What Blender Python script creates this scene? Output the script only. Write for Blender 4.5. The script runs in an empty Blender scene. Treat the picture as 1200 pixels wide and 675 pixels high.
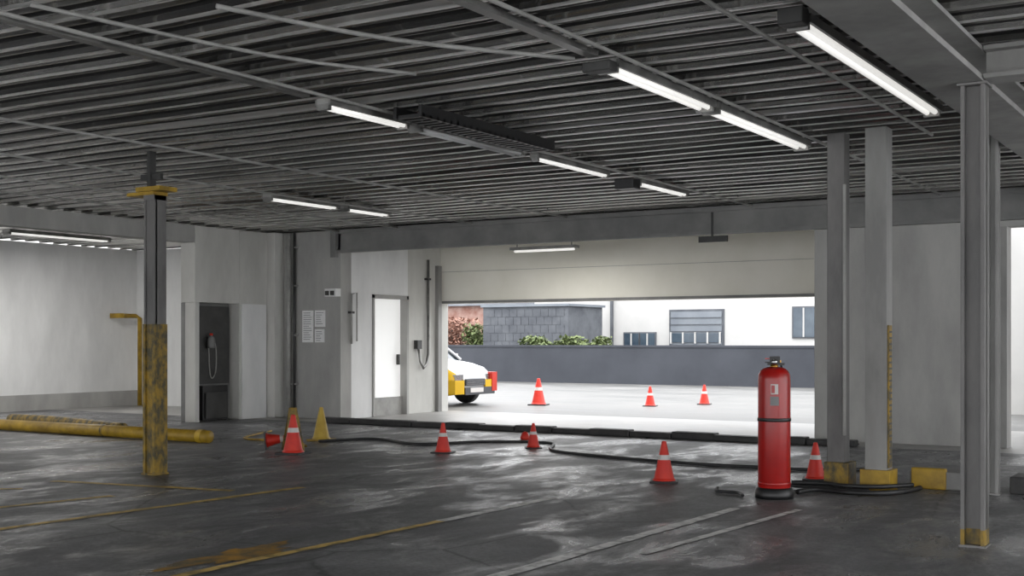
import bpy, math, random
from mathutils import Vector
random.seed(7)
S = bpy.context.scene
S.view_settings.view_transform = 'Standard'
S.view_settings.look = 'None'
S.view_settings.exposure = 0.0

# ------------------------------------------------------------------ materials
def lin(c):
    return tuple(((v/255)/12.92 if v/255 <= .04045 else ((v/255+.055)/1.055)**2.4) for v in c)
def mat(name, c1, c2=None, scale=3.0, rough=.6, rough2=None, metal=0.0, bump=0.0, bscale=60, emit=None, estr=0, lo=.35, hi=.65, stretch=(1,1,1), detail=8, spec=None):
    m = bpy.data.materials.new(name); m.use_nodes = True
    nt = m.node_tree; N = nt.nodes; L = nt.links
    b = N['Principled BSDF']
    b.inputs['Base Color'].default_value = (*lin(c1), 1)
    b.inputs['Roughness'].default_value = rough
    b.inputs['Metallic'].default_value = metal
    if spec is not None: b.inputs['Specular IOR Level'].default_value = spec
    tc = N.new('ShaderNodeTexCoord'); mp = N.new('ShaderNodeMapping'); mp.inputs['Scale'].default_value = stretch
    L.new(tc.outputs['Object'], mp.inputs['Vector'])
    if c2 is not None:
        n = N.new('ShaderNodeTexNoise'); n.inputs['Scale'].default_value = scale; n.inputs['Detail'].default_value = detail; n.inputs['Roughness'].default_value = .62
        L.new(mp.outputs['Vector'], n.inputs['Vector'])
        r = N.new('ShaderNodeValToRGB'); r.color_ramp.elements[0].position = lo; r.color_ramp.elements[1].position = hi
        r.color_ramp.elements[0].color = (*lin(c1), 1); r.color_ramp.elements[1].color = (*lin(c2), 1)
        L.new(n.outputs['Fac'], r.inputs['Fac']); L.new(r.outputs['Color'], b.inputs['Base Color'])
        if rough2 is not None:
            mr = N.new('ShaderNodeMapRange'); mr.inputs['From Min'].default_value = lo; mr.inputs['From Max'].default_value = hi
            mr.inputs['To Min'].default_value = rough; mr.inputs['To Max'].default_value = rough2
            L.new(n.outputs['Fac'], mr.inputs['Value']); L.new(mr.outputs['Result'], b.inputs['Roughness'])
    if bump:
        n2 = N.new('ShaderNodeTexNoise'); n2.inputs['Scale'].default_value = bscale; n2.inputs['Detail'].default_value = 5
        L.new(mp.outputs['Vector'], n2.inputs['Vector'])
        bp = N.new('ShaderNodeBump'); bp.inputs['Strength'].default_value = bump; bp.inputs['Distance'].default_value = .01
        L.new(n2.outputs['Fac'], bp.inputs['Height']); L.new(bp.outputs['Normal'], b.inputs['Normal'])
    if emit:
        b.inputs['Emission Color'].default_value = (*lin(emit), 1); b.inputs['Emission Strength'].default_value = estr
    return m

def floor_mat():
    m = bpy.data.materials.new('floor_wet_concrete'); m.use_nodes = True
    nt = m.node_tree; N = nt.nodes; L = nt.links; b = N['Principled BSDF']
    tc = N.new('ShaderNodeTexCoord')
    def noise(s, det=8, ro=.6, vec=None, dist=0):
        n = N.new('ShaderNodeTexNoise'); n.inputs['Scale'].default_value = s; n.inputs['Detail'].default_value = det
        n.inputs['Roughness'].default_value = ro; n.inputs['Distortion'].default_value = dist
        L.new(vec or tc.outputs['Object'], n.inputs['Vector']); return n
    def ramp(src, p0, c0, p1, c1):
        r = N.new('ShaderNodeValToRGB'); e = r.color_ramp.elements
        e[0].position = p0; e[1].position = p1; e[0].color = (*c0, 1); e[1].color = (*c1, 1)
        L.new(src, r.inputs['Fac']); return r
    def mix(mode, fac, a, c):
        x = N.new('ShaderNodeMix'); x.data_type = 'RGBA'; x.blend_type = mode
        if isinstance(fac, float): x.inputs[0].default_value = fac
        else: L.new(fac, x.inputs[0])
        L.new(a, x.inputs[6]); L.new(c, x.inputs[7]); return x
    big = noise(.35, 8, .6, dist=.6)
    base = ramp(big.outputs['Fac'], .36, lin((84, 84, 86)), .64, lin((126, 126, 127)))
    mp = N.new('ShaderNodeMapping'); mp.inputs['Scale'].default_value = (1.6, .8, 1); L.new(tc.outputs['Object'], mp.inputs['Vector'])
    st = noise(1.3, 12, .75, mp.outputs['Vector'], .8)
    str_ = ramp(st.outputs['Fac'], .35, (.62, .62, .62), .7, (1.3, 1.3, 1.3))
    c = mix('MULTIPLY', 1.0, base.outputs['Color'], str_.outputs['Color'])
    fine = noise(34, 6, .8)
    fr = ramp(fine.outputs['Fac'], .3, (.55, .55, .55), .7, (1.35, 1.35, 1.35))
    c2 = mix('MULTIPLY', 1.0, c.outputs[2], fr.outputs['Color'])
    vo = N.new('ShaderNodeTexVoronoi'); vo.feature = 'DISTANCE_TO_EDGE'; vo.inputs['Scale'].default_value = .35
    wob = noise(2.0, 5, .6)
    wm = N.new('ShaderNodeMix'); wm.data_type = 'VECTOR'; wm.inputs[0].default_value = .12
    L.new(tc.outputs['Object'], wm.inputs[4]); L.new(wob.outputs['Color'], wm.inputs[5]); L.new(wm.outputs[1], vo.inputs['Vector'])
    cr = ramp(vo.outputs['Distance'], .0, (.35, .35, .35), .006, (1, 1, 1))
    c3 = mix('MULTIPLY', 1.0, c2.outputs[2], cr.outputs['Color'])
    L.new(c3.outputs[2], b.inputs['Base Color'])
    wet = noise(.9, 12, .74, mp.outputs['Vector'], .4)
    mr = N.new('ShaderNodeMapRange'); mr.inputs['From Min'].default_value = .46; mr.inputs['From Max'].default_value = .6
    mr.inputs['To Min'].default_value = .56; mr.inputs['To Max'].default_value = .2
    L.new(wet.outputs['Fac'], mr.inputs['Value']); L.new(mr.outputs['Result'], b.inputs['Roughness'])
    bp = N.new('ShaderNodeBump'); bp.inputs['Strength'].default_value = .45; bp.inputs['Distance'].default_value = .01
    L.new(fine.outputs['Fac'], bp.inputs['Height']); L.new(bp.outputs['Normal'], b.inputs['Normal'])
    return m

M = {}
M['floor'] = floor_mat()
M['apron'] = mat('apron_concrete', (116, 115, 113), (176, 174, 171), 1.2, .3, .55, bump=.2)  # lighter concrete, daylight brightness put into the colour under the entry roof
M['ground'] = mat('ground_concrete', (74, 74, 73), (120, 119, 117), 1.1, .4, .65, bump=.15, stretch=(.5, 1.6, 1))
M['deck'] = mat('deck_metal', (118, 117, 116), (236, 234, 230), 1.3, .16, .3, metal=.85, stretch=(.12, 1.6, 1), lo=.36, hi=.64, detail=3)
M['lip_hilite'] = mat('deck_lip_highlight', (170, 169, 166), (246, 245, 242), 1.1, .22, .34, metal=.45, stretch=(.16, 1.6, 1), lo=.38, hi=.58, detail=3)  # pale strip paints the bright highlight line along each deck bead
M['deckv'] = mat('deck_valley_shade', (36, 36, 36), (62, 61, 60), 1.6, .5, .6, metal=.3, stretch=(.4, 2, 1))  # dark tone paints shade into the recesses between deck beads
M['cream'] = mat('wall_cream', (182, 181, 176), (206, 205, 200), 1.3, .8, bump=.1, stretch=(1, 1, .35))
M['white'] = mat('wall_white', (208, 208, 207), (230, 230, 229), 1.2, .75, bump=.1, stretch=(1, 1, .35))
M['wallgray'] = mat('wall_gray', (150, 149, 146), (176, 175, 171), 1.4, .8, bump=.1, stretch=(1, 1, .35))
M['lintel'] = mat('wall_lintel', (226, 223, 210), (238, 235, 225), .6, .8)
M['beam'] = mat('beam_paint', (108, 108, 107), (134, 133, 131), 1.2, .6, bump=.08)
M['steel'] = mat('column_steel', (88, 87, 86), (128, 126, 124), 2.5, .45, .65, metal=.2, stretch=(1, 1, .3))
M['steel_lt'] = mat('column_light', (120, 119, 117), (150, 149, 146), 2.0, .55, stretch=(1, 1, .3))
M['galv'] = mat('galvanised', (110, 110, 108), (160, 159, 156), 3, .3, .5, metal=.7)
M['pipe'] = mat('pipe_paint', (138, 137, 134), (166, 165, 161), 3, .5)
M['ywear'] = mat('yellow_worn', (70, 66, 48), (152, 122, 38), 11, .55, bump=.2, stretch=(1, 1, .6), lo=.4, hi=.62)
M['yellow'] = mat('yellow_paint', (180, 144, 28), (200, 166, 48), 4, .5)
M['mustard'] = mat('mustard_pipe', (130, 102, 24), (178, 144, 40), 5, .5)
M['yline'] = mat('line_yellow', (132, 114, 66), (216, 182, 102), 6, .6, lo=.34, hi=.56)
M['ypatch'] = mat('paint_stain_yellow', (98, 86, 58), (184, 136, 36), 5, .6, lo=.4, hi=.62)
M['wline'] = mat('line_white', (144, 143, 140), (228, 227, 224), 7, .6, lo=.34, hi=.54)
M['rubber'] = mat('rubber_black', (24, 24, 25), (40, 40, 41), 8, .5)
M['curb'] = mat('curb_dark', (32, 32, 33), (56, 55, 54), 4, .6, bump=.3)
M['black'] = mat('black_plastic', (22, 22, 23), None, rough=.4)
M['dark'] = mat('dark_metal', (46, 46, 46), (64, 64, 62), 3, .5)
M['tube'] = mat('tube_glow', (225, 225, 224), None, emit=(255, 253, 248), estr=.68)
M['conered'] = mat('cone_red', (194, 34, 20), (212, 48, 28), 6, .5)
M['coneyel'] = mat('cone_yellow', (170, 140, 40), (190, 160, 60), 6, .5)
M['stripe'] = mat('cone_reflective', (196, 192, 188), None, rough=.4)
M['exred'] = mat('extinguisher_red', (148, 14, 11), (164, 22, 17), 4, .28)
M['brass'] = mat('brass', (170, 130, 60), None, rough=.3, metal=.9)
M['paper'] = mat('paper', (238, 238, 237), (228, 228, 227), 30, .8)
M['print'] = mat('paper_print', (130, 130, 130), None, rough=.8)
M['doorglow'] = mat('door_white_glow', (240, 240, 239), (232, 232, 231), 1, .5, emit=(245, 245, 243), estr=.4)  # emission stands in for light coming through the backlit door
M['retain'] = mat('retaining_paint', (50, 53, 60), (62, 65, 72), .6, .75)
M['bwhite'] = mat('facade_white', (174, 173, 171), (186, 185, 183), .5, .8)
M['bgray'] = mat('facade_gray', (72, 75, 81), (94, 97, 102), 1.6, .8)
M['glass'] = mat('window_glass', (50, 62, 74), (74, 86, 96), .8, .12)
M['shutter'] = mat('shutter', (106, 112, 120), (122, 128, 134), .8, .5)
M['leaf'] = mat('leaf_green', (66, 80, 44), (122, 134, 86), 5, .8)
M['rust'] = mat('leaf_rust', (126, 88, 74), (168, 132, 116), 2, .8)
M['carwhite'] = mat('car_white', (190, 191, 193), None, rough=.2)
M['caryel'] = mat('car_yellow', (196, 156, 6), None, rough=.25)
M['cardark'] = mat('car_trim', (56, 58, 62), None, rough=.4)
M['carred'] = mat('car_red', (176, 38, 20), None, rough=.3)
M['carglass'] = mat('car_glass', (50, 58, 64), None, rough=.08)
M['chrome'] = mat('chrome', (170, 170, 170), None, rough=.2, metal=1)
M['brick'] = mat('brick_facade', (136, 96, 84), (164, 136, 126), 2.5, .85)
M['soil'] = mat('planter', (100, 98, 92), (120, 118, 112), 3, .9)

# ------------------------------------------------------------------ mesh builder
class B:
    def __init__(s): s.v = []; s.f = []; s.m = []; s.sm = []; s.mats = []
    def mi(s, k):
        if k not in s.mats: s.mats.append(k)
        return s.mats.index(k)
    def add(s, vs, fs, k, smooth=False):
        o = len(s.v); s.v += [tuple(v) for v in vs]; i = s.mi(k)
        for f in fs: s.f.append([a+o for a in f]); s.m.append(i); s.sm.append(smooth)
    def box(s, x0, x1, y0, y1, z0, z1, k, rot=0, c=None):
        vs = [(x0, y0, z0), (x1, y0, z0), (x1, y1, z0), (x0, y1, z0), (x0, y0, z1), (x1, y0, z1), (x1, y1, z1), (x0, y1, z1)]
        if rot:
            cx, cy = c or ((x0+x1)/2, (y0+y1)/2); ca, sa = math.cos(rot), math.sin(rot)
            vs = [(cx+(x-cx)*ca-(y-cy)*sa, cy+(x-cx)*sa+(y-cy)*ca, z) for x, y, z in vs]
        s.add(vs, [(0, 3, 2, 1), (4, 5, 6, 7), (0, 1, 5, 4), (1, 2, 6, 5), (2, 3, 7, 6), (3, 0, 4, 7)], k)
    def lathe(s, prof, k, cx=0, cy=0, cz=0, seg=32, axis='z', a0=0, a1=2*math.pi, smooth=True):
        full = abs(a1-a0-2*math.pi) < 1e-6; n = seg if full else seg+1
        vs = []
        for r, z in prof:
            for i in range(n):
                a = a0+(a1-a0)*i/seg
                p = (r*math.cos(a), r*math.sin(a), z)
                if axis == 'y': p = (p[0], p[2], p[1])
                elif axis == 'x': p = (p[2], p[0], p[1])
                vs.append((cx+p[0], cy+p[1], cz+p[2]))
        fs = []
        for j in range(len(prof)-1):
            for i in range(seg):
                a = j*n+i; b_ = j*n+(i+1) % n; fs.append((a, b_, b_+n, a+n))
        s.add(vs, fs, k, smooth)
    def tube(s, pts, r, k, seg=10, sub=1):
        P = [Vector(p) for p in pts]
        if sub > 1:
            Q = []
            for i in range(len(P)-1):
                p0 = P[max(i-1, 0)]; p1 = P[i]; p2 = P[i+1]; p3 = P[min(i+2, len(P)-1)]
                for j in range(sub):
                    t = j/sub
                    Q.append(.5*((2*p1)+(p2-p0)*t+(2*p0-5*p1+4*p2-p3)*t*t+(3*p1-p0-3*p2+p3)*t**3))
            Q.append(P[-1]); P = Q
        vs = []; n = len(P)
        for i, p in enumerate(P):
            t = (P[min(i+1, n-1)]-P[max(i-1, 0)]).normalized()
            up = Vector((0, 0, 1)) if abs(t.z) < .9 else Vector((1, 0, 0))
            a = t.cross(up).normalized(); b_ = a.cross(t).normalized()
            for j in range(seg):
                an = 2*math.pi*j/seg; vs.append(p+a*math.cos(an)*r+b_*math.sin(an)*r)
        fs = [(i*seg+j, i*seg+(j+1) % seg, (i+1)*seg+(j+1) % seg, (i+1)*seg+j) for i in range(n-1) for j in range(seg)]
        fs.append(tuple(reversed(range(seg)))); fs.append(tuple((n-1)*seg+j for j in range(seg)))
        s.add(vs, fs, k, True)
    def done(s, name, origin=(0, 0, 0), bevel=0, rot=0, loc=None):
        me = bpy.data.meshes.new(name); ox, oy, oz = origin
        me.from_pydata([(x-ox, y-oy, z-oz) for x, y, z in s.v], [], s.f)
        for k in s.mats: me.materials.append(M[k])
        for p, i, sm in zip(me.polygons, s.m, s.sm): p.material_index = i; p.use_smooth = sm
        me.update()
        o = bpy.data.objects.new(name, me); S.collection.objects.link(o)
        o.location = loc if loc else origin; o.rotation_euler[2] = rot
        if bevel:
            md = o.modifiers.new('bevel', 'BEVEL'); md.width = bevel; md.segments = 2; md.limit_method = 'ANGLE'; md.angle_limit = .9
        return o
def boxobj(name, x0, x1, y0, y1, z0, z1, k, bevel=0):
    b = B(); b.box(x0, x1, y0, y1, z0, z1, k); return b.done(name, ((x0+x1)/2, (y0+y1)/2, z0), bevel)

# ------------------------------------------------------------------ shell
boxobj('floor', -22, 6, -8, 16.3, -.2, 0, 'floor')
boxobj('floor_apron', -22, 6, 16.3, 20.35, -.2, 0, 'apron')
boxobj('ground', -70, 30, 20.35, 75, -.2, 0, 'ground')

# ceiling: corrugated steel deck, beads running along X
def ceiling():
    b = B(); pitch = .34; y = -4.0; x0, x1, nx = -22.0, 6.0, 70
    prof = [(0, 3.475, 'deckv'), (.02, 3.475, 'deck'), (.035, 3.458, 'deck'), (.055, 3.452, 'deck'), (.07, 3.462, 'deck'), (.08, 3.475, 'deckv'), (.135, 3.475, 'deckv'), (.15, 3.455, 'deck'), (.165, 3.436, 'deck'), (.185, 3.424, 'lip_hilite'), (.205, 3.419, 'lip_hilite'), (.235, 3.418, 'deck'), (.26, 3.422, 'deck'), (.28, 3.435, 'deck'), (.295, 3.458, 'deck'), (.31, 3.475, 'deckv')]
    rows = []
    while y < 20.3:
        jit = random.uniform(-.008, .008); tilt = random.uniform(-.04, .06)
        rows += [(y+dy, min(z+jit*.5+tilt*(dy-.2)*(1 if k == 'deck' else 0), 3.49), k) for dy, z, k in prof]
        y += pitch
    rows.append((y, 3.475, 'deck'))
    vs = []
    for (yy, z, k) in rows:
        q = math.floor((yy+4)/pitch)
        for i in range(nx+1):
            x = x0+(x1-x0)*i/nx
            w = .026*math.sin(x*.9+q*.23)+.012*math.sin(x*2.3+q*.6)
            vs.append((x, yy+w, z+.003*math.sin(x*1.7+q)))
    b.v = vs
    for r in range(len(rows)-1):
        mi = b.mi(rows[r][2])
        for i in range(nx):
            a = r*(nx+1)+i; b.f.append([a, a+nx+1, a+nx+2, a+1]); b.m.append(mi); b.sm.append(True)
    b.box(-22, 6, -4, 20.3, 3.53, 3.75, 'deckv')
    b.done('ceiling')
ceiling()

boxobj('wall_left', -21.65, -21.4, -8, 18.6, 0, 3.4, 'white')
boxobj('wall_left_end', -21.65, -16.15, 18.6, 18.8, 0, 3.4, 'white')
boxobj('baseboard_left', -21.4, -21.36, -8, 18.6, 0, .32, 'wallgray')
boxobj('wall_outer_left', -22, -14.5, 20.1, 20.35, 0, 3.4, 'cream')
# wall with hose niche
b = B()
b.box(-16.15, -15.8, 16.06, 17.0, 0, 3.39, 'cream')
b.box(-16.15, -15.8, 15.0, 16.06, 2.07, 3.39, 'cream')
b.box(-16.15, -16.05, 15.0, 16.06, 0, 2.07, 'beam')
b.box(-16.05, -15.8, 15.0, 15.1, 0, 2.07, 'cream')
b.box(-15.8, -15.77, 16.1, 16.72, 0.0, 2.07, 'white')
b.box(-15.8, -15.6, 16.75, 17.0, 0, 3.39, 'cream')
b.box(-16.15, -15.8, 17.0, 20.1, 0, 3.39, 'cream')
b.done('wall_niche', (-16, 16, 0), .01)
b = B(); b.box(-15.8, -14.25, 17.0, 17.3, 0, 3.39, 'wallgray'); b.done('wall_back_left', (-15, 17, 0))
b = B()
b.box(-14.5, -14.25, 17.3, 17.9, 0, 3.39, 'white'); b.box(-14.5, -14.25, 17.9, 19.0, 2.27, 3.39, 'white')
b.box(-14.5, -14.25, 19.0, 20.35, 0, 3.39, 'cream')
b.done('wall_entry_side', (-14.4, 18, 0))
b = B()
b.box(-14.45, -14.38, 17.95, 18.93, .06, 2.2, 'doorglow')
b.box(-14.40, -14.22, 17.905, 17.95, 0, 2.265, 'wallgray'); b.box(-14.40, -14.22, 18.93, 18.995, 0, 2.265, 'wallgray'); b.box(-14.40, -14.22, 17.905, 18.995, 2.2, 2.265, 'wallgray')
b.box(-14.38, -14.33, 17.95, 18.93, 0, .34, 'pipe')
b.box(-14.36, -14.30, 18.78, 18.82, .95, 1.15, 'dark')
b.done('door_1', (-14.4, 18.4, 0))
b = B(); b.box(-14.25, -5.4, 20.1, 20.35, 2.15, 3.39, 'lintel'); b.box(-14.25, -5.4, 20.08, 20.1, 2.15, 2.2, 'beam'); b.box(-14.25, -5.6, 20.09, 20.1, 2.78, 2.785, 'beam'); b.done('wall_outer_lintel', (-10, 20.2, 2.15))
boxobj('wall_outer_right', -5.6, -5.35, 17.3, 20.35, 0, 3.39, 'cream')
b = B()
b.box(-5.6, -3.05, 17.05, 17.3, 0, 3.39, 'wallgray'); b.box(-3.05, -.2, 17.05, 17.3, 2.9, 3.39, 'wallgray'); b.box(-.2, 6, 17.05, 17.3, 0, 3.39, 'wallgray')
b.box(-3.1, -3.02, 17.0, 17.3, 0, 2.9, 'steel_lt')
b.done('wall_back_right', (0, 17, 0))
# header beam
b = B()
b.box(-14.3, 6, 17.0, 17.05, 3.0, 3.39, 'beam'); b.box(-14.3, -5.6, 17.05, 17.35, 3.04, 3.39, 'beam')
b.box(-14.3, 6, 16.93, 17.05, 2.98, 3.03, 'beam'); b.box(-14.3, 6, 16.95, 17.05, 3.32, 3.39, 'beam')
b.box(-14.42, -14.3, 16.92, 17.0, 2.9, 3.39, 'beam')
b.done('header_beam', (-8, 17, 3))
boxobj('ceiling_beam', -16.1, -15.8, -4, 14.99, 3.1, 3.39, 'wallgray')
# dark threshold kerb
b = B()
for i in range(14):
    x = -14.0+i*.66
    b.box(x, x+.655, 16.12+.02*math.sin(i*2.1), 16.32+.02*math.sin(i*2.1), 0, .095+.01*math.sin(i*3.3), 'curb')
b.box(-14.0, -4.8, 16.34, 16.5, 0, .03, 'curb')
b.done('rubber_threshold', (-9, 16.2, 0), .02)

# steel girder on the right + cross beam
b = B()
b.box(-1.93, -1.87, -4, 16.9, 3.2, 3.39, 'steel_lt'); b.box(-2.1, -1.7, -4, 16.9, 3.16, 3.2, 'steel_lt'); b.box(-2.1, -1.7, -4, 16.9, 3.36, 3.39, 'steel_lt')
b.done('steel_girder', (-1.9, 4, 3.1))
b = B()
b.box(-1.69, 5.9, 8.77, 8.83, 3.2, 3.36, 'steel_lt'); b.box(-1.69, 5.9, 8.68, 8.92, 3.17, 3.2, 'steel_lt'); b.box(-1.69, 5.9, 8.68, 8.92, 3.36, 3.39, 'steel_lt')
b.done('steel_girder', (2, 8.8, 3.1))

def hcol(name, cx, cy, w, top, k, rot=0, low=None, lowz=0):
    b = B(); h = w/2
    def sec(z0, z1, k, g=0):
        b.box(cx-h-g, cx-h+.025, cy-h-g, cy+h+g, z0, z1, k); b.box(cx+h-.025, cx+h+g, cy-h-g, cy+h+g, z0, z1, k)
        b.box(cx-h, cx+h, cy-.012-g, cy+.012+g, z0, z1, k)
    if low: sec(0, lowz, low, .001); sec(lowz, top, k)
    else: sec(0, top, k)
    b.box(cx-h-.01, cx+h+.01, cy-h-.01, cy+h+.01, 0, .015, k)
    b.box(cx-h-.02, cx+h+.02, cy-h-.02, cy+h+.02, top-.015, top, k)
    o = b.done(name, (cx, cy, 0), 0, rot); return o
hcol('steel_column', -1.77, 8.8, .155, 3.155, 'steel', low='ywear', lowz=.12)
hcol('steel_column', -2.22, 11.85, .1, 3.39, 'steel_lt')
# left column
b = B(); cx, cy = -10.03, 8.96
for z0, z1, g, k in ((0, 1.58, .008, 'ywear'), (1.58, 2.93, 0, 'steel')):
    b.box(cx-.08-g, cx-.055, cy-.08-g, cy+.08+g, z0, z1, k); b.box(cx+.055, cx+.08+g, cy-.08-g, cy+.08+g, z0, z1, k); b.box(cx-.08, cx+.08, cy-.065, cy-.045, z0, z1, k)
b.box(cx-.1, cx+.1, cy-.1, cy+.1, 0, .02, 'ywear')
b.box(cx-.32, cx+.08, cy-.1, cy+.1, 2.93, 2.965, 'mustard'); b.box(cx-.14, cx+.22, cy-.14, cy+.1, 2.965, 3.01, 'mustard'); b.box(cx-.08, cx+.08, cy-.085, cy+.085, 2.88, 2.93, 'steel')
b.box(cx-.08, cx-.03, cy-.04, cy+.04, 3.01, 3.4, 'dark'); b.box(cx-.2, cx+.1, cy-.02, cy+.02, 3.1, 3.16, 'dark')
b.done('steel_column', (cx, cy, 0))
# pair of boxed columns
b = B(); b.box(-3.7, -3.53, 11.64, 11.81, 0, 3.4, 'steel'); b.box(-3.72, -3.48, 11.6, 11.86, 0, .24, 'ywear'); b.box(-3.54, -3.51, 11.61, 11.64, .5, 2.9, 'pipe')
b.done('box_column', (-3.6, 11.7, 0), .008)
b = B(); b.box(-3.3, -3.1, 11.52, 11.72, .0, 3.4, 'steel_lt'); b.box(-3.34, -3.06, 11.49, 11.76, 0, .2, 'mustard')
b.box(-3.098, -3.08, 11.54, 11.64, .22, 1.55, 'ywear')
for i in range(22): b.box(-3.082, -3.076, 11.55, 11.63, .28+i*.057, .30+i*.057, 'dark')
b.done('box_column', (-3.2, 11.7, 0), .008)
b = B()
b.box(-3.0, -2.3, 11.95, 12.35, 0, .17, 'beam'); b.box(-2.98, -2.66, 11.93, 12.0, 0, .2, 'mustard'); b.box(-2.5, -2.32, 11.93, 12.0, 0, .2, 'mustard'); b.box(-2.1, 3.5, 11.95, 12.35, 0, .16, 'curb')
b.done('concrete_kerb', (-2.5, 12, 0), .012)

# ------------------------------------------------------------------ ceiling lights and conduit
def fixture(x, y0, y1, pw=0, z=3.38, w=.09, along='y', name='fluorescent_light', on=True):
    b = B(); tk = 'tube' if on else 'white'
    if along == 'y':
        b.box(x-w, x+w, y0, y1, z-.05, z, 'pipe')
        b.box(x-w-.02, x-w, y0, y1, z-.065, z-.01, 'galv'); b.box(x+w, x+w+.02, y0, y1, z-.065, z-.01, 'galv')
        for dx in (-w*.5, w*.5): b.tube([(x+dx, y0+.05, z-.068), (x+dx, y1-.05, z-.068)], .022, tk, 8)
        b.box(x-w, x+w, y0, y0+.04, z-.1, z-.05, 'galv'); b.box(x-w, x+w, y1-.04, y1, z-.1, z-.05, 'galv')
        for e in (y0+.15, y1-.15): b.tube([(x, e, z), (x, e, 3.41)], .008, 'dark', 6)
        o = b.done(name, (x, (y0+y1)/2, z-.05)); sz = (w*1.6, y1-y0-.1)
    else:
        b.box(y0, y1, x-w, x+w, z-.05, z, 'pipe')
        b.tube([(y0+.05, x, z-.068), (y1-.05, x, z-.068)], .022, tk, 8)
        for e in (y0+.1, y1-.1): b.tube([(e, x, z), (e, x, 3.41)], .008, 'dark', 6)
        o = b.done(name, ((y0+y1)/2, x, z-.05)); sz = (y1-y0-.1, w*1.6)
    if pw:
        l = bpy.data.lights.new('lamp', 'AREA'); l.shape = 'RECTANGLE'; l.size, l.size_y = sz; l.energy = pw; l.color = (1, .985, .96)
        lo = bpy.data.objects.new('lamp', l); S.collection.objects.link(lo); lo.parent = o; lo.location = (0, 0, -.06)
    return o
for y0, y1 in ((7.65, 9.4), (9.5, 11.8)): fixture(-4.0, y0, y1, w=.075)
fixture(-6.6, 7.65, 8.75, w=.06); fixture(-6.6, 8.9, 10.7, w=.07, on=False); fixture(-6.6, 11.0, 12.6, w=.035); fixture(-6.6, 13.4, 14.8, w=.05)
for y0, y1 in ((12.2, 13.6), (13.8, 14.8)): fixture(-11.5, y0, y1, w=.075)
fixture(-2.47, 7.2, 10.6, w=.065)
fixture(-19, 13.6, 15.8, 95)
fixture(-19, 8.6, 10.8, 120)
fixture(18.4, -11.5, -10.2, 55, z=3.05, along='x')
fixture(-.8, 9.5, 11.5, 0)

b = B()
for x, y0, y1 in ((-3.84, -2, 16.9), (-6.47, -2, 16.9), (-11.35, 2, 16.9), (-9.55, 2, 16.9), (-2.8, -2, 12), (-14.2, 4, 16.9), (-12.9, 4, 16.9)):
    b.tube([(x, y0, 3.36), (x, y1, 3.36)], .015, 'pipe', 8)
b.tube([(-5.3, 5.2, 3.37), (-4.9, 6.4, 3.37), (-4.15, 7.45, 3.36)], .016, 'pipe', 8, 4)
b.tube([(-6.2, 4.6, 3.37), (-5.9, 6.3, 3.37), (-5.4, 7.3, 3.37)], .014, 'pipe', 8, 4)
for x in (-4.0, -6.6): b.box(x-.04, x+.04, 3, 7.45, 3.35, 3.39, 'galv')
b.done('conduit_run', (-6, 8, 3.38))
# cable tray
b = B()
b.box(-6.3, -6.27, 8.2, 10.4, 3.26, 3.36, 'black'); b.box(-6.04, -6.01, 8.2, 10.4, 3.26, 3.36, 'black')
for i in range(22): b.box(-6.3, -6.01, 8.22+i*.1, 8.25+i*.1, 3.26, 3.29, 'black')
for y in (8.4, 9.5, 10.2): b.box(-6.17, -6.15, y, y+.02, 3.26, 3.4, 'dark')
b.done('cable_tray', (-6.3, 9, 3.3))
boxobj('junction_box', -6.75, -6.5, 13.1, 13.3, 3.22, 3.34, 'black', .01)
boxobj('junction_box', -4.12, -3.9, 7.5, 7.62, 3.27, 3.34, 'dark', .01)
boxobj('junction_box', -2.55, -2.39, 7.06, 7.18, 3.29, 3.39, 'dark', .01)
b = B(); b.box(-15.6, -15.35, 9.4, 9.95, 3.05, 3.3, 'wallgray'); b.box(-15.79, -15.5, 9.6, 9.7, 3.22, 3.3, 'dark'); b.done('wall_speaker', (-15.5, 9.6, 3.1), .01)
b = B(); b.box(-7.3, -6.85, 16.88, 16.92, 2.86, 2.95, 'dark'); b.box(-7.1, -7.08, 16.88, 16.92, 2.95, 3.3, 'dark'); b.done('hanging_sign', (-7.1, 16.9, 2.9))

# ------------------------------------------------------------------ wall fittings
b = B()
b.tube([(-15.42, 16.93, 0), (-15.42, 16.93, 3.38)], .045, 'pipe', 10)
b.tube([(-15.3, 16.95, .0), (-15.3, 16.95, 3.38)], .025, 'dark', 10)
for z in (.6, 1.5, 2.4, 3.1): b.box(-15.5, -15.24, 16.93, 16.995, z, z+.03, 'pipe')
b.done('wall_conduit', (-15.4, 16.9, 0))
b = B(); b.tube([(-14.2, 19.6, 3.0), (-14.2, 19.6, 1.15), (-14.17, 19.5, .95), (-14.14, 19.36, .88), (-14.15, 19.28, 1.0), (-14.2, 19.27, 1.3)], .028, 'galv', 10)
b.box(-14.25, -14.16, 19.2, 19.34, 1.25, 1.42, 'dark'); b.box(-14.25, -14.17, 19.54, 19.66, 2.6, 2.64, 'dark'); b.box(-14.25, -14.17, 19.9, 20.02, 0, 2.9, 'steel_lt')
b.done('wall_conduit', (-14.2, 19.5, 1))
b = B(); b.tube([(-14.2, 17.25, 2.25), (-14.2, 17.25, 1.35)], .02, 'pipe', 8); b.tube([(-14.2, 17.25, 2.25), (-14.2, 17.4, 2.28), (-14.2, 17.4, 1.4)], .014, 'pipe', 8)
b.box(-14.5, -14.24, 16.86, 16.995, 2.2, 2.34, 'white'); b.box(-14.46, -14.40, 16.82, 16.86, 2.22, 2.3, 'dark'); b.box(-14.34, -14.28, 16.82, 16.86, 2.22, 2.3, 'dark')
b.box(-14.245, -14.17, 17.2, 17.3, 1.9, 1.94, 'dark')
b.done('emergency_light', (-14.3, 17, 2.3))
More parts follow.
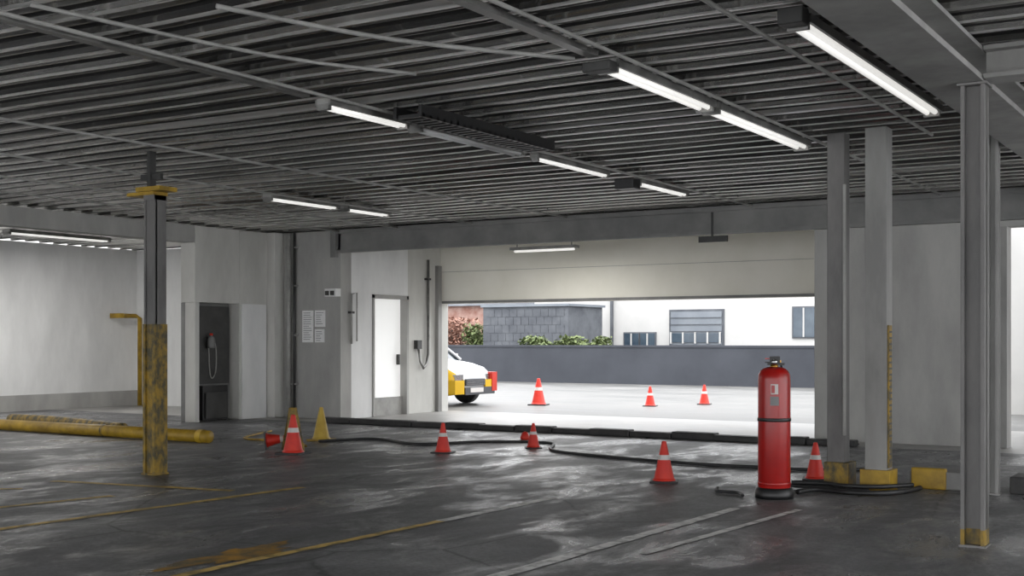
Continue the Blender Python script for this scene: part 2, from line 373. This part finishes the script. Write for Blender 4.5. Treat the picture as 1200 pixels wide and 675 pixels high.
for x0, x1, z0, z1 in ((-15.14, -14.88, 1.38, 1.96), (-14.84, -14.6, 1.66, 1.96), (-14.84, -14.62, 1.38, 1.62)):
    b = B(); b.box(x0, x1, 16.985, 16.998, z0, z1, 'paper')
    n = int((z1-z0)/.04)
    for i in range(n-1): b.box(x0+.03, x1-.03-.08*random.random(), 16.982, 16.985, z1-.05-i*.04, z1-.04-i*.04, 'print')
    b.done('notice_sheet', ((x0+x1)/2, 17, z0))
# niche contents
b = B()
b.box(-16.04, -15.93, 15.3, 15.9, .02, .62, 'black'); b.box(-15.93, -15.9, 15.35, 15.85, .05, .5, 'dark')
b.box(-16.04, -16.0, 15.15, 16.0, .65, 2.02, 'dark')
b.lathe([(0, 0), (.06, 0), (.07, .03), (.07, .14), (.05, .2), (0, .22)], 'beam', -15.93, 15.5, 1.28, 16)
b.lathe([(0, 0), (.03, 0), (.03, .04), (0, .04)], 'conered', -15.93, 15.5, 1.5, 16)
b.tube([(-15.92, 15.5, 1.5), (-15.9, 15.58, 1.3), (-15.92, 15.6, .9), (-15.93, 15.53, .75), (-15.92, 15.46, .85), (-15.93, 15.44, 1.28)], .01, 'pipe', 8, 4)
b.done('hose_cabinet', (-16, 15.5, 0))
b = B(); b.tube([(-21.3, 17.9, 1.95), (-21.1, 18.3, 1.95), (-21.1, 18.42, 1.9), (-21.1, 18.42, 0)], .05, 'mustard', 10); b.box(-21.39, -21.05, 17.85, 17.95, 1.9, 2.0, 'mustard')
b.done('yellow_standpipe', (-21.2, 18.3, 0))

# ------------------------------------------------------------------ floor paint
def strip(name, pts, w, k, z=.004):
    b = B(); vs = []; P = [Vector((x, y, z)) for x, y in pts]
    n = 26; Q = []
    for i in range(len(P)-1):
        for j in range(n): Q.append(P[i].lerp(P[i+1], j/n))
    Q.append(P[-1])
    for i, p in enumerate(Q):
        t = (Q[min(i+1, len(Q)-1)]-Q[max(i-1, 0)]).normalized(); nn = Vector((-t.y, t.x, 0))
        a = w/2*(1+random.uniform(-.22, .15)); c = w/2*(1+random.uniform(-.22, .15)); vs += [p+nn*a, p-nn*c]
    b.add(vs, [(2*i, 2*i+1, 2*i+3, 2*i+2) for i in range(len(Q)-1)], k); return b.done(name, (pts[0][0], pts[0][1], 0))
strip('parking_line', [(-5.55, 2), (-5.56, 6), (-5.53, 7.8)], .085, 'yline')
strip('parking_line', [(-5.53, 7.8), (-5.5, 9.5)], .1, 'wline')
strip('parking_line', [(-4.0, 2), (-3.95, 6), (-3.86, 9.7)], .11, 'wline')
strip('parking_line', [(-3.55, 7.3), (-3.38, 9.9)], .07, 'wline')
strip('parking_line', [(-8.1, 2), (-8.07, 6), (-7.93, 8.9)], .1, 'yline')
strip('parking_line', [(-9.3, 5.5), (-8.95, 7.5)], .1, 'yline')
strip('parking_line', [(-10.4, 7.98), (-8.3, 8.35)], .11, 'yline')
strip('parking_line', [(-10.6, 7.0), (-10.1, 7.4)], .1, 'yline')
b = B(); vs = [(-5.72, 5.85, .003)]; n = 60
for i in range(n):
    a = 2*math.pi*i/n; r = 1+.25*math.sin(3*a+1)+.15*math.sin(7*a)+random.uniform(-.15, .15)
    vs.append((-5.78+.17*r*math.cos(a), 5.85+.5*r*math.sin(a), .003))
b.add(vs, [(0, 1+i, 1+(i+1) % n) for i in range(n)], 'ypatch'); b.done('paint_patch', (-5.75, 5.85, 0))

# ------------------------------------------------------------------ cones
def cone(x, y, h, body='conered', rot=0.3, base='rubber', name='traffic_cone', stripes=1):
    b = B(); s = h/.45; w = .155*s
    b.box(-w, w, -w, w, 0, .022*s, base)
    b.lathe([(.128*s, .022*s), (.125*s, .035*s), (.112*s, .045*s)], body, seg=28)
    def R(z): return .112*s+(.026*s-.112*s)*(z-.045*s)/(h-.045*s)
    def ring(z0, z1, k, g=0): b.lathe([(R(z0)+g, z0), (R(z1)+g, z1)], k, seg=28)
    zs = [.045*s, h*.56, h*.68, h]
    ring(zs[0], zs[1], body); ring(zs[1], zs[2], 'stripe' if stripes else body, .001); ring(zs[2], zs[3], body)
    b.lathe([(R(h), h), (R(h)*.8, h+.008), (0, h+.008)], body, seg=28)
    return b.done(name, (0, 0, 0), .004, rot, (x, y, 0))
cone(-10.4, 11.5, .48, rot=.2)
cone(-11.5, 13.3, .46, 'coneyel', base='mustard', stripes=0)
cone(-8.9, 12.6, .37); cone(-8.3, 13.8, .32, rot=.6); cone(-5.19, 11.15, .40, rot=.4); cone(-3.98, 12.15, .37)
cone(-13.76, 23.1, .58); cone(-11.5, 24.0, .42); cone(-10.8, 25.3, .43)
b = B()
for s_ in (-1, 1):
    b.add([(-.13, s_*.13, 0), (.13, s_*.13, 0), (.05, 0, .55), (-.05, 0, .55), (-.13, s_*.13-.012*s_, 0), (.13, s_*.13-.012*s_, 0), (.05, -.006*s_, .54), (-.05, -.006*s_, .54)],
          [(0, 1, 2, 3), (4, 7, 6, 5), (0, 4, 5, 1), (1, 5, 6, 2), (2, 6, 7, 3), (3, 7, 4, 0)], 'ywear')
b.done('wet_floor_sign', (0, 0, 0), 0, .9, (-10.72, 11.85, 0))
b = B(); b.lathe([(0, 0), (.06, 0), (.07, .03), (.05, .08), (.03, .11), (0, .12)], 'conered', seg=18); b.done('hydrant_cap', loc=(-9.1, 14.9, 0))
o = cone(-11.1, 11.75, .34); o.rotation_euler = (math.radians(84), 0, 2.2); o.location.z = .12

# ------------------------------------------------------------------ fire extinguisher
def extinguisher():
    b = B(); r = .143
    b.lathe([(0, 0), (.17, 0), (.172, .03), (.165, .085), (.15, .095), (r, .095)], 'black', seg=48)
    b.lathe([(r-.003, .09), (r, .1), (r, .62)], 'exred', seg=48)
    b.lathe([(r, .62), (r, 1.06), (r*.97, 1.1), (r*.86, 1.135), (r*.66, 1.158), (r*.35, 1.17), (.035, 1.172)], 'exred', seg=48)
    b.lathe([(r+.002, .685), (r+.006, .69), (r+.006, .712), (r+.002, .717)], 'black', seg=48)
    b.lathe([(r+.001, .12), (r+.004, .125), (r+.004, .14), (r+.001, .145)], 'exred', seg=48)
    b.lathe([(.036, 1.165), (.036, 1.195), (.026, 1.2), (.026, 1.235), (0, 1.235)], 'brass', seg=20)
    b.box(-.08, .035, -.014, .014, 1.205, 1.217, 'black'); b.box(-.08, .05, -.014, .014, 1.238, 1.25, 'exred'); b.box(-.04, .05, -.03, .03, 1.195, 1.265, 'black')
    b.box(-.06, .09, -.02, .02, 1.185, 1.205, 'dark')
    b.lathe([(0, 0), (.026, 0), (.026, .018), (0, .018)], 'chrome', .0, -.055, 1.215, 16, 'y'); b.box(.03, .06, -.01, .01, 1.21, 1.23, 'brass')
    ca, sa = math.cos(math.radians(62)), math.sin(math.radians(62))
    b.tube([(q*ca, q*sa, z) for q, z in ((.05, 1.215), (.1, 1.21), (.152, 1.13), (.157, .95), (.155, .7), (.155, .45))], .009, 'rubber', 8, 5)
    b.lathe([(.009, .45), (.016, .35), (.02, .29), (0, .29)], 'black', .158*ca, .158*sa, 0, 14)
    for a0, a1, z0, z1, k in ((-86, -60, .93, 1.02, 'stripe'), (-84, -72, .94, 1.01, 'exred'), (-88, -58, .83, .91, 'print')):
        a0, a1 = math.radians(a0-16), math.radians(a1-16)
        g = .0025 if k == 'exred' else .0015
        b.lathe([(r+g, z0), (r+g, z1)], k, seg=8, a0=a0, a1=a1)
    b.done('fire_extinguisher', (0, 0, 0), 0, math.radians(20), (-3.84, 10.57, 0))
extinguisher()

# ------------------------------------------------------------------ hoses and pipes on floor
b = B(); b.tube([(x, y, .02) for x, y in [(-11.26, 12.97), (-10.86, 13.7), (-9.8, 13.3), (-9.3, 14.1), (-8.4, 14.4), (-7.75, 13.4), (-6.44, 12.95), (-5.4, 12.8), (-4.8, 12.85), (-4.2, 12.9), (-3.7, 13.3)]], .019, 'rubber', 8, 8)
b.done('rubber_hose')
b = B(); b.tube([(x, y, .016) for x, y in [(-13.2, 14.1), (-12.6, 12.9), (-12.0, 12.75), (-11.4, 12.7), (-10.9, 12.3)]], .015, 'mustard', 8, 6); b.done('yellow_hose')
b = B()
b.tube([(x, y, .03) for x, y in [(-3.72, 10.85), (-3.62, 11.12), (-3.3, 11.06), (-3.05, 11.15), (-2.9, 11.42), (-2.85, 11.75)]], .024, 'rubber', 8, 6)
b.tube([(x, y, .07) for x, y in [(-3.9, 11.2), (-3.6, 11.3), (-3.4, 11.2), (-3.1, 11.3), (-2.88, 11.6)]], .02, 'rubber', 8, 6)
b.tube([(x, y, .03) for x, y in [(-4.05, 11.35), (-3.9, 11.3), (-3.6, 11.35), (-3.4, 11.3), (-3.2, 11.3)]], .02, 'rubber', 8, 6)
b.done('rubber_hose')
b = B(); b.tube([(x, y, .02) for x, y in [(-4.5, 10.85), (-4.4, 10.6), (-4.2, 10.58), (-4.08, 10.42)]], .015, 'rubber', 8, 6)
b.done('rubber_hose')
b = B()
b.tube([(-17.8, 12.1, .09), (-15, 12.1, .09), (-12.45, 12.08, .09)], .085, 'mustard', 18)
b.lathe([(.095, -.05), (.095, .05)], 'yellow', -12.6, 12.08, .09, 18, 'x'); b.lathe([(.094, -.03), (.094, .03)], 'ywear', -14.6, 12.1, .09, 18, 'x')
b.tube([(-17.5, 12.62, .13), (-16.2, 12.5, .14), (-15.2, 12.35, .13), (-14.5, 12.36, .1)], .09, 'ywear', 14, 5)
b.done('yellow_barrier_pipe')

# ------------------------------------------------------------------ car (local: +X forward, ground z 0)
def car():
    b = B(); W = .86
    st = [(0, .62, .38, .52, .58), (-.06, .74, .25, .62, .72), (-.25, .82, .22, .72, .84), (-.6, W, .22, .78, .93), (-1.05, W, .22, .84, 1.0), (-1.6, W, .22, .88, 1.0), (-2.6, W, .22, .9, 1.0), (-3.4, W, .22, .9, 1.0), (-3.85, .82, .24, .88, .98), (-4.0, .74, .32, .8, .9)]
    rings = []
    for x, w, s, h, t in st:
        rings.append([(x, -w*.9, s), (x, -w, s+.12), (x, -w, (s+h)/2), (x, -w*.98, h), (x, -w*.88, t-.02), (x, -w*.45, t+.02), (x, 0, t+.03), (x, w*.45, t+.02), (x, w*.88, t-.02), (x, w*.98, h), (x, w, (s+h)/2), (x, w, s+.12), (x, w*.9, s)])
    n = 13; vs = [p for r in rings for p in r]
    side, top = [], []
    for i in range(len(rings)-1):
        for j in range(n-1):
            f = (i*n+j, (i+1)*n+j, (i+1)*n+j+1, i*n+j+1)
            (top if 4 <= j <= 7 else side).append(f)
    b.add(vs, side, 'caryel', True); b.add(vs, top, 'carwhite', True)
    b.add(rings[0], [tuple(range(n))], 'carwhite'); b.add(rings[-1], [tuple(reversed(range(n)))], 'carwhite')
    gs = [(-.9, .76, .98, .98), (-1.6, .66, 1.0, 1.52), (-2.1, .65, 1.0, 1.6), (-3.0, .64, 1.0, 1.58), (-3.75, .7, 1.0, 1.08)]
    gv = []
    for x, w, z0, z1 in gs: gv += [(x, -.8, z0), (x, -w, z1-.04), (x, -w*.7, z1), (x, w*.7, z1), (x, w, z1-.04), (x, .8, z0)]
    gf, rf = [], []
    for i in range(len(gs)-1):
        for j in range(5):
            f = (i*6+j, (i+1)*6+j, (i+1)*6+j+1, i*6+j+1)
            (rf if j in (1, 2, 3) and i in (1, 2) else gf).append(f)
    b.add(gv, gf, 'carglass', True); b.add(gv, rf, 'carwhite', True)
    for sgn in (-1, 1):
        b.tube([(-.9, sgn*.77, .98), (-1.6, sgn*.67, 1.49), (-2.1, sgn*.66, 1.57), (-3.0, sgn*.65, 1.55), (-3.75, sgn*.72, 1.05)], .035, 'carwhite', 8)
        b.tube([(-2.3, sgn*.66, 1.56), (-2.35, sgn*.84, .98)], .03, 'carwhite', 8)
        b.box(-1.35, -1.15, sgn*.95-.07, sgn*.95+.07, .98, 1.12, 'carwhite')
        for wx in (-.75, -3.2):
            yy = sgn*.78
            b.lathe([(0, -.1), (.2, -.1), (.31, -.1), (.325, -.06), (.325, .06), (.31, .1), (.2, .1), (0, .1)], 'rubber', wx, yy, .325, 28, 'y')
            b.lathe([(0, .108*sgn), (.2, .108*sgn), (.21, .1*sgn)], 'chrome', wx, yy, .325, 20, 'y')
            b.lathe([(.33, sgn*.1), (.37, sgn*.1), (.37, sgn*.06)], 'cardark', wx, yy, .325, 28, 'y', 0, math.pi)
        b.box(-.2, .0, sgn*.58-.13, sgn*.58+.13, .56, .68, 'chrome')
    b.box(-.3, .03, -.8, -.45, .26, .56, 'caryel')
    b.box(-.1, .045, .35, .6, .4, .56, 'caryel')
    b.box(-.2, .06, .6, .8, .3, .72, 'carred')
    b.box(-.12, .05, -.44, .72, .24, .4, 'cardark'); b.box(-.04, .045, -.4, .34, .44, .58, 'cardark')
    for i in range(3): b.box(.045, .055, -.38, .32, .46+i*.04, .47+i*.04, 'chrome')
    b.box(.05, .06, -.25, .25, .29, .39, 'stripe')
    b.done('car', (0, 0, 0), .0, 0, (-14.9, 22.3, 0))
car()

# ------------------------------------------------------------------ outside
b = B(); b.box(-70, 4, 36, 36.3, 0, 1.26, 'retain'); b.box(-70, 4, 35.97, 36.33, 1.2, 1.27, 'retain'); b.done('retaining_wall', (-20, 36, 0))
b = B()
b.box(-30, -6, 50, 60, 0, 7.5, 'bwhite')
b.box(-23.0, -20.4, 49.95, 50, 0, 2.8, 'bgray'); b.box(-22.9, -20.5, 49.9, 49.97, 0, 2.7, 'shutter')
for i in range(9): b.box(-22.9, -20.5, 49.86, 49.9, .3*i+.02, .3*i+.05, 'bgray')
b.box(-22.9, -20.5, 49.84, 49.9, 1.35, 1.75, 'glass')
for i in range(5): b.box(-22.9+i*.58, -22.83+i*.58, 49.8, 49.86, 1.3, 1.8, 'bwhite')
for x0, x1, z0, z1 in ((-17.3, -16.4, 1.58, 2.8), (-16.0, -15.3, 1.58, 2.8), (-25.2, -24.5, 1.0, 1.75), (-24.4, -23.7, 1.0, 1.75), (-27, -26, 4, 5.4), (-22, -21, 4, 5.4), (-17, -16, 4, 5.4)):
    b.box(x0-.06, x1+.06, 49.93, 50, z0-.06, z1+.06, 'bgray'); b.box(x0, x1, 49.9, 49.95, z0, z1, 'glass'); b.box((x0+x1)/2-.03, (x0+x1)/2+.03, 49.87, 49.9, z0, z1, 'bwhite')
b.box(-25.9, -25.8, 49.85, 50, 0, 7.5, 'bgray')
b.done('warehouse_building', (-18, 55, 0))
b = B(); b.box(-28.97, -24.8, 44, 47, 0, 2.85, 'bgray')
for r in range(8):
    for i in range(11):
        x = -28.95+i*.38+(.19 if r % 2 else 0)
        if x+.36 < -24.8: b.box(x, x+.36, 43.98, 44, .05+r*.34, .05+r*.34+.32, 'bgray')
b.box(-29.05, -24.7, 43.9, 47.1, 2.85, 2.95, 'shutter'); b.done('utility_shed', (-27, 45, 0))
b = B(); b.box(-44, -30.5, 52, 60, 0, 3.2, 'brick')
b.add([(-44.3, 51.7, 3.2), (-30.2, 51.7, 3.2), (-30.2, 60.3, 3.2), (-44.3, 60.3, 3.2), (-44.3, 56, 4.8), (-30.2, 56, 4.8)], [(0, 1, 5, 4), (2, 3, 4, 5), (0, 4, 3), (1, 2, 5), (0, 3, 2, 1)], 'bgray')
b.box(-33.5, -32.6, 51.93, 52, 1.3, 2.4, 'glass'); b.done('brick_house', (-37, 56, 0))
def bush(name, x0, x1, y0, y1, h, k, n=900, ls=.16):
    b = B()
    for i in range(n):
        u = random.random(); x = x0+(x1-x0)*u; hh = h*(.8+.2*math.sin(u*7+x0)**2)
        y = random.uniform(y0, y1); z = hh*random.random()**.6
        a = random.uniform(0, 6.28); t = random.uniform(-1, 1); s = ls*random.uniform(.6, 1.3)
        d = Vector((math.cos(a), math.sin(a), t)).normalized()*s; e = Vector((-math.sin(a), math.cos(a), random.uniform(-.5, .5)))*s*.5
        p = Vector((x, y, max(z, .1)))
        b.add([p-d*.5, p+e*.5, p+d*.5, p-e*.5], [(0, 1, 2, 3)], k)
    for i in range(8):
        x = x0+(x1-x0)*(i+.5)/8; b.tube([(x, (y0+y1)/2, 0), (x+.1, (y0+y1)/2, h*.8)], .03, 'soil', 6)
    return b.done(name)
bush('hedge_bush', -24.4, -20.9, 39.4, 40.6, 1.6, 'leaf', 6000, .2)
bush('ivy_shrub', -33.6, -31.2, 46, 47.4, 2.5, 'rust', 2600, .22)
bush('hedge_bush', -30.8, -29.4, 45, 46.0, 2.2, 'leaf', 1800, .22)
b = B(); b.box(-4.5, 8, 25, 25.3, 0, 5, 'bwhite'); b.done('boundary_wall', (0, 25, 0))

# ------------------------------------------------------------------ light
w = bpy.data.worlds.new('overcast_sky'); S.world = w; w.use_nodes = True
nt = w.node_tree; bg = nt.nodes['Background']; bg.inputs[0].default_value = (.96, .975, 1, 1); bg.inputs[1].default_value = 3.9
sun = bpy.data.lights.new('sun', 'SUN'); sun.energy = 1.0; sun.angle = math.radians(12); sun.color = (1, .98, .95)
so = bpy.data.objects.new('sun', sun); S.collection.objects.link(so); so.rotation_euler = (math.radians(30), math.radians(15), 0)

cam = bpy.data.cameras.new('camera'); co = bpy.data.objects.new('camera', cam); S.collection.objects.link(co)
co.location = (0, 0, 1.4); co.rotation_euler = (math.radians(90), 0, math.radians(32.02))
cam.sensor_fit = 'HORIZONTAL'; cam.sensor_width = 36; cam.lens = 43.17; cam.shift_y = .052; cam.clip_end = 300
S.camera = co
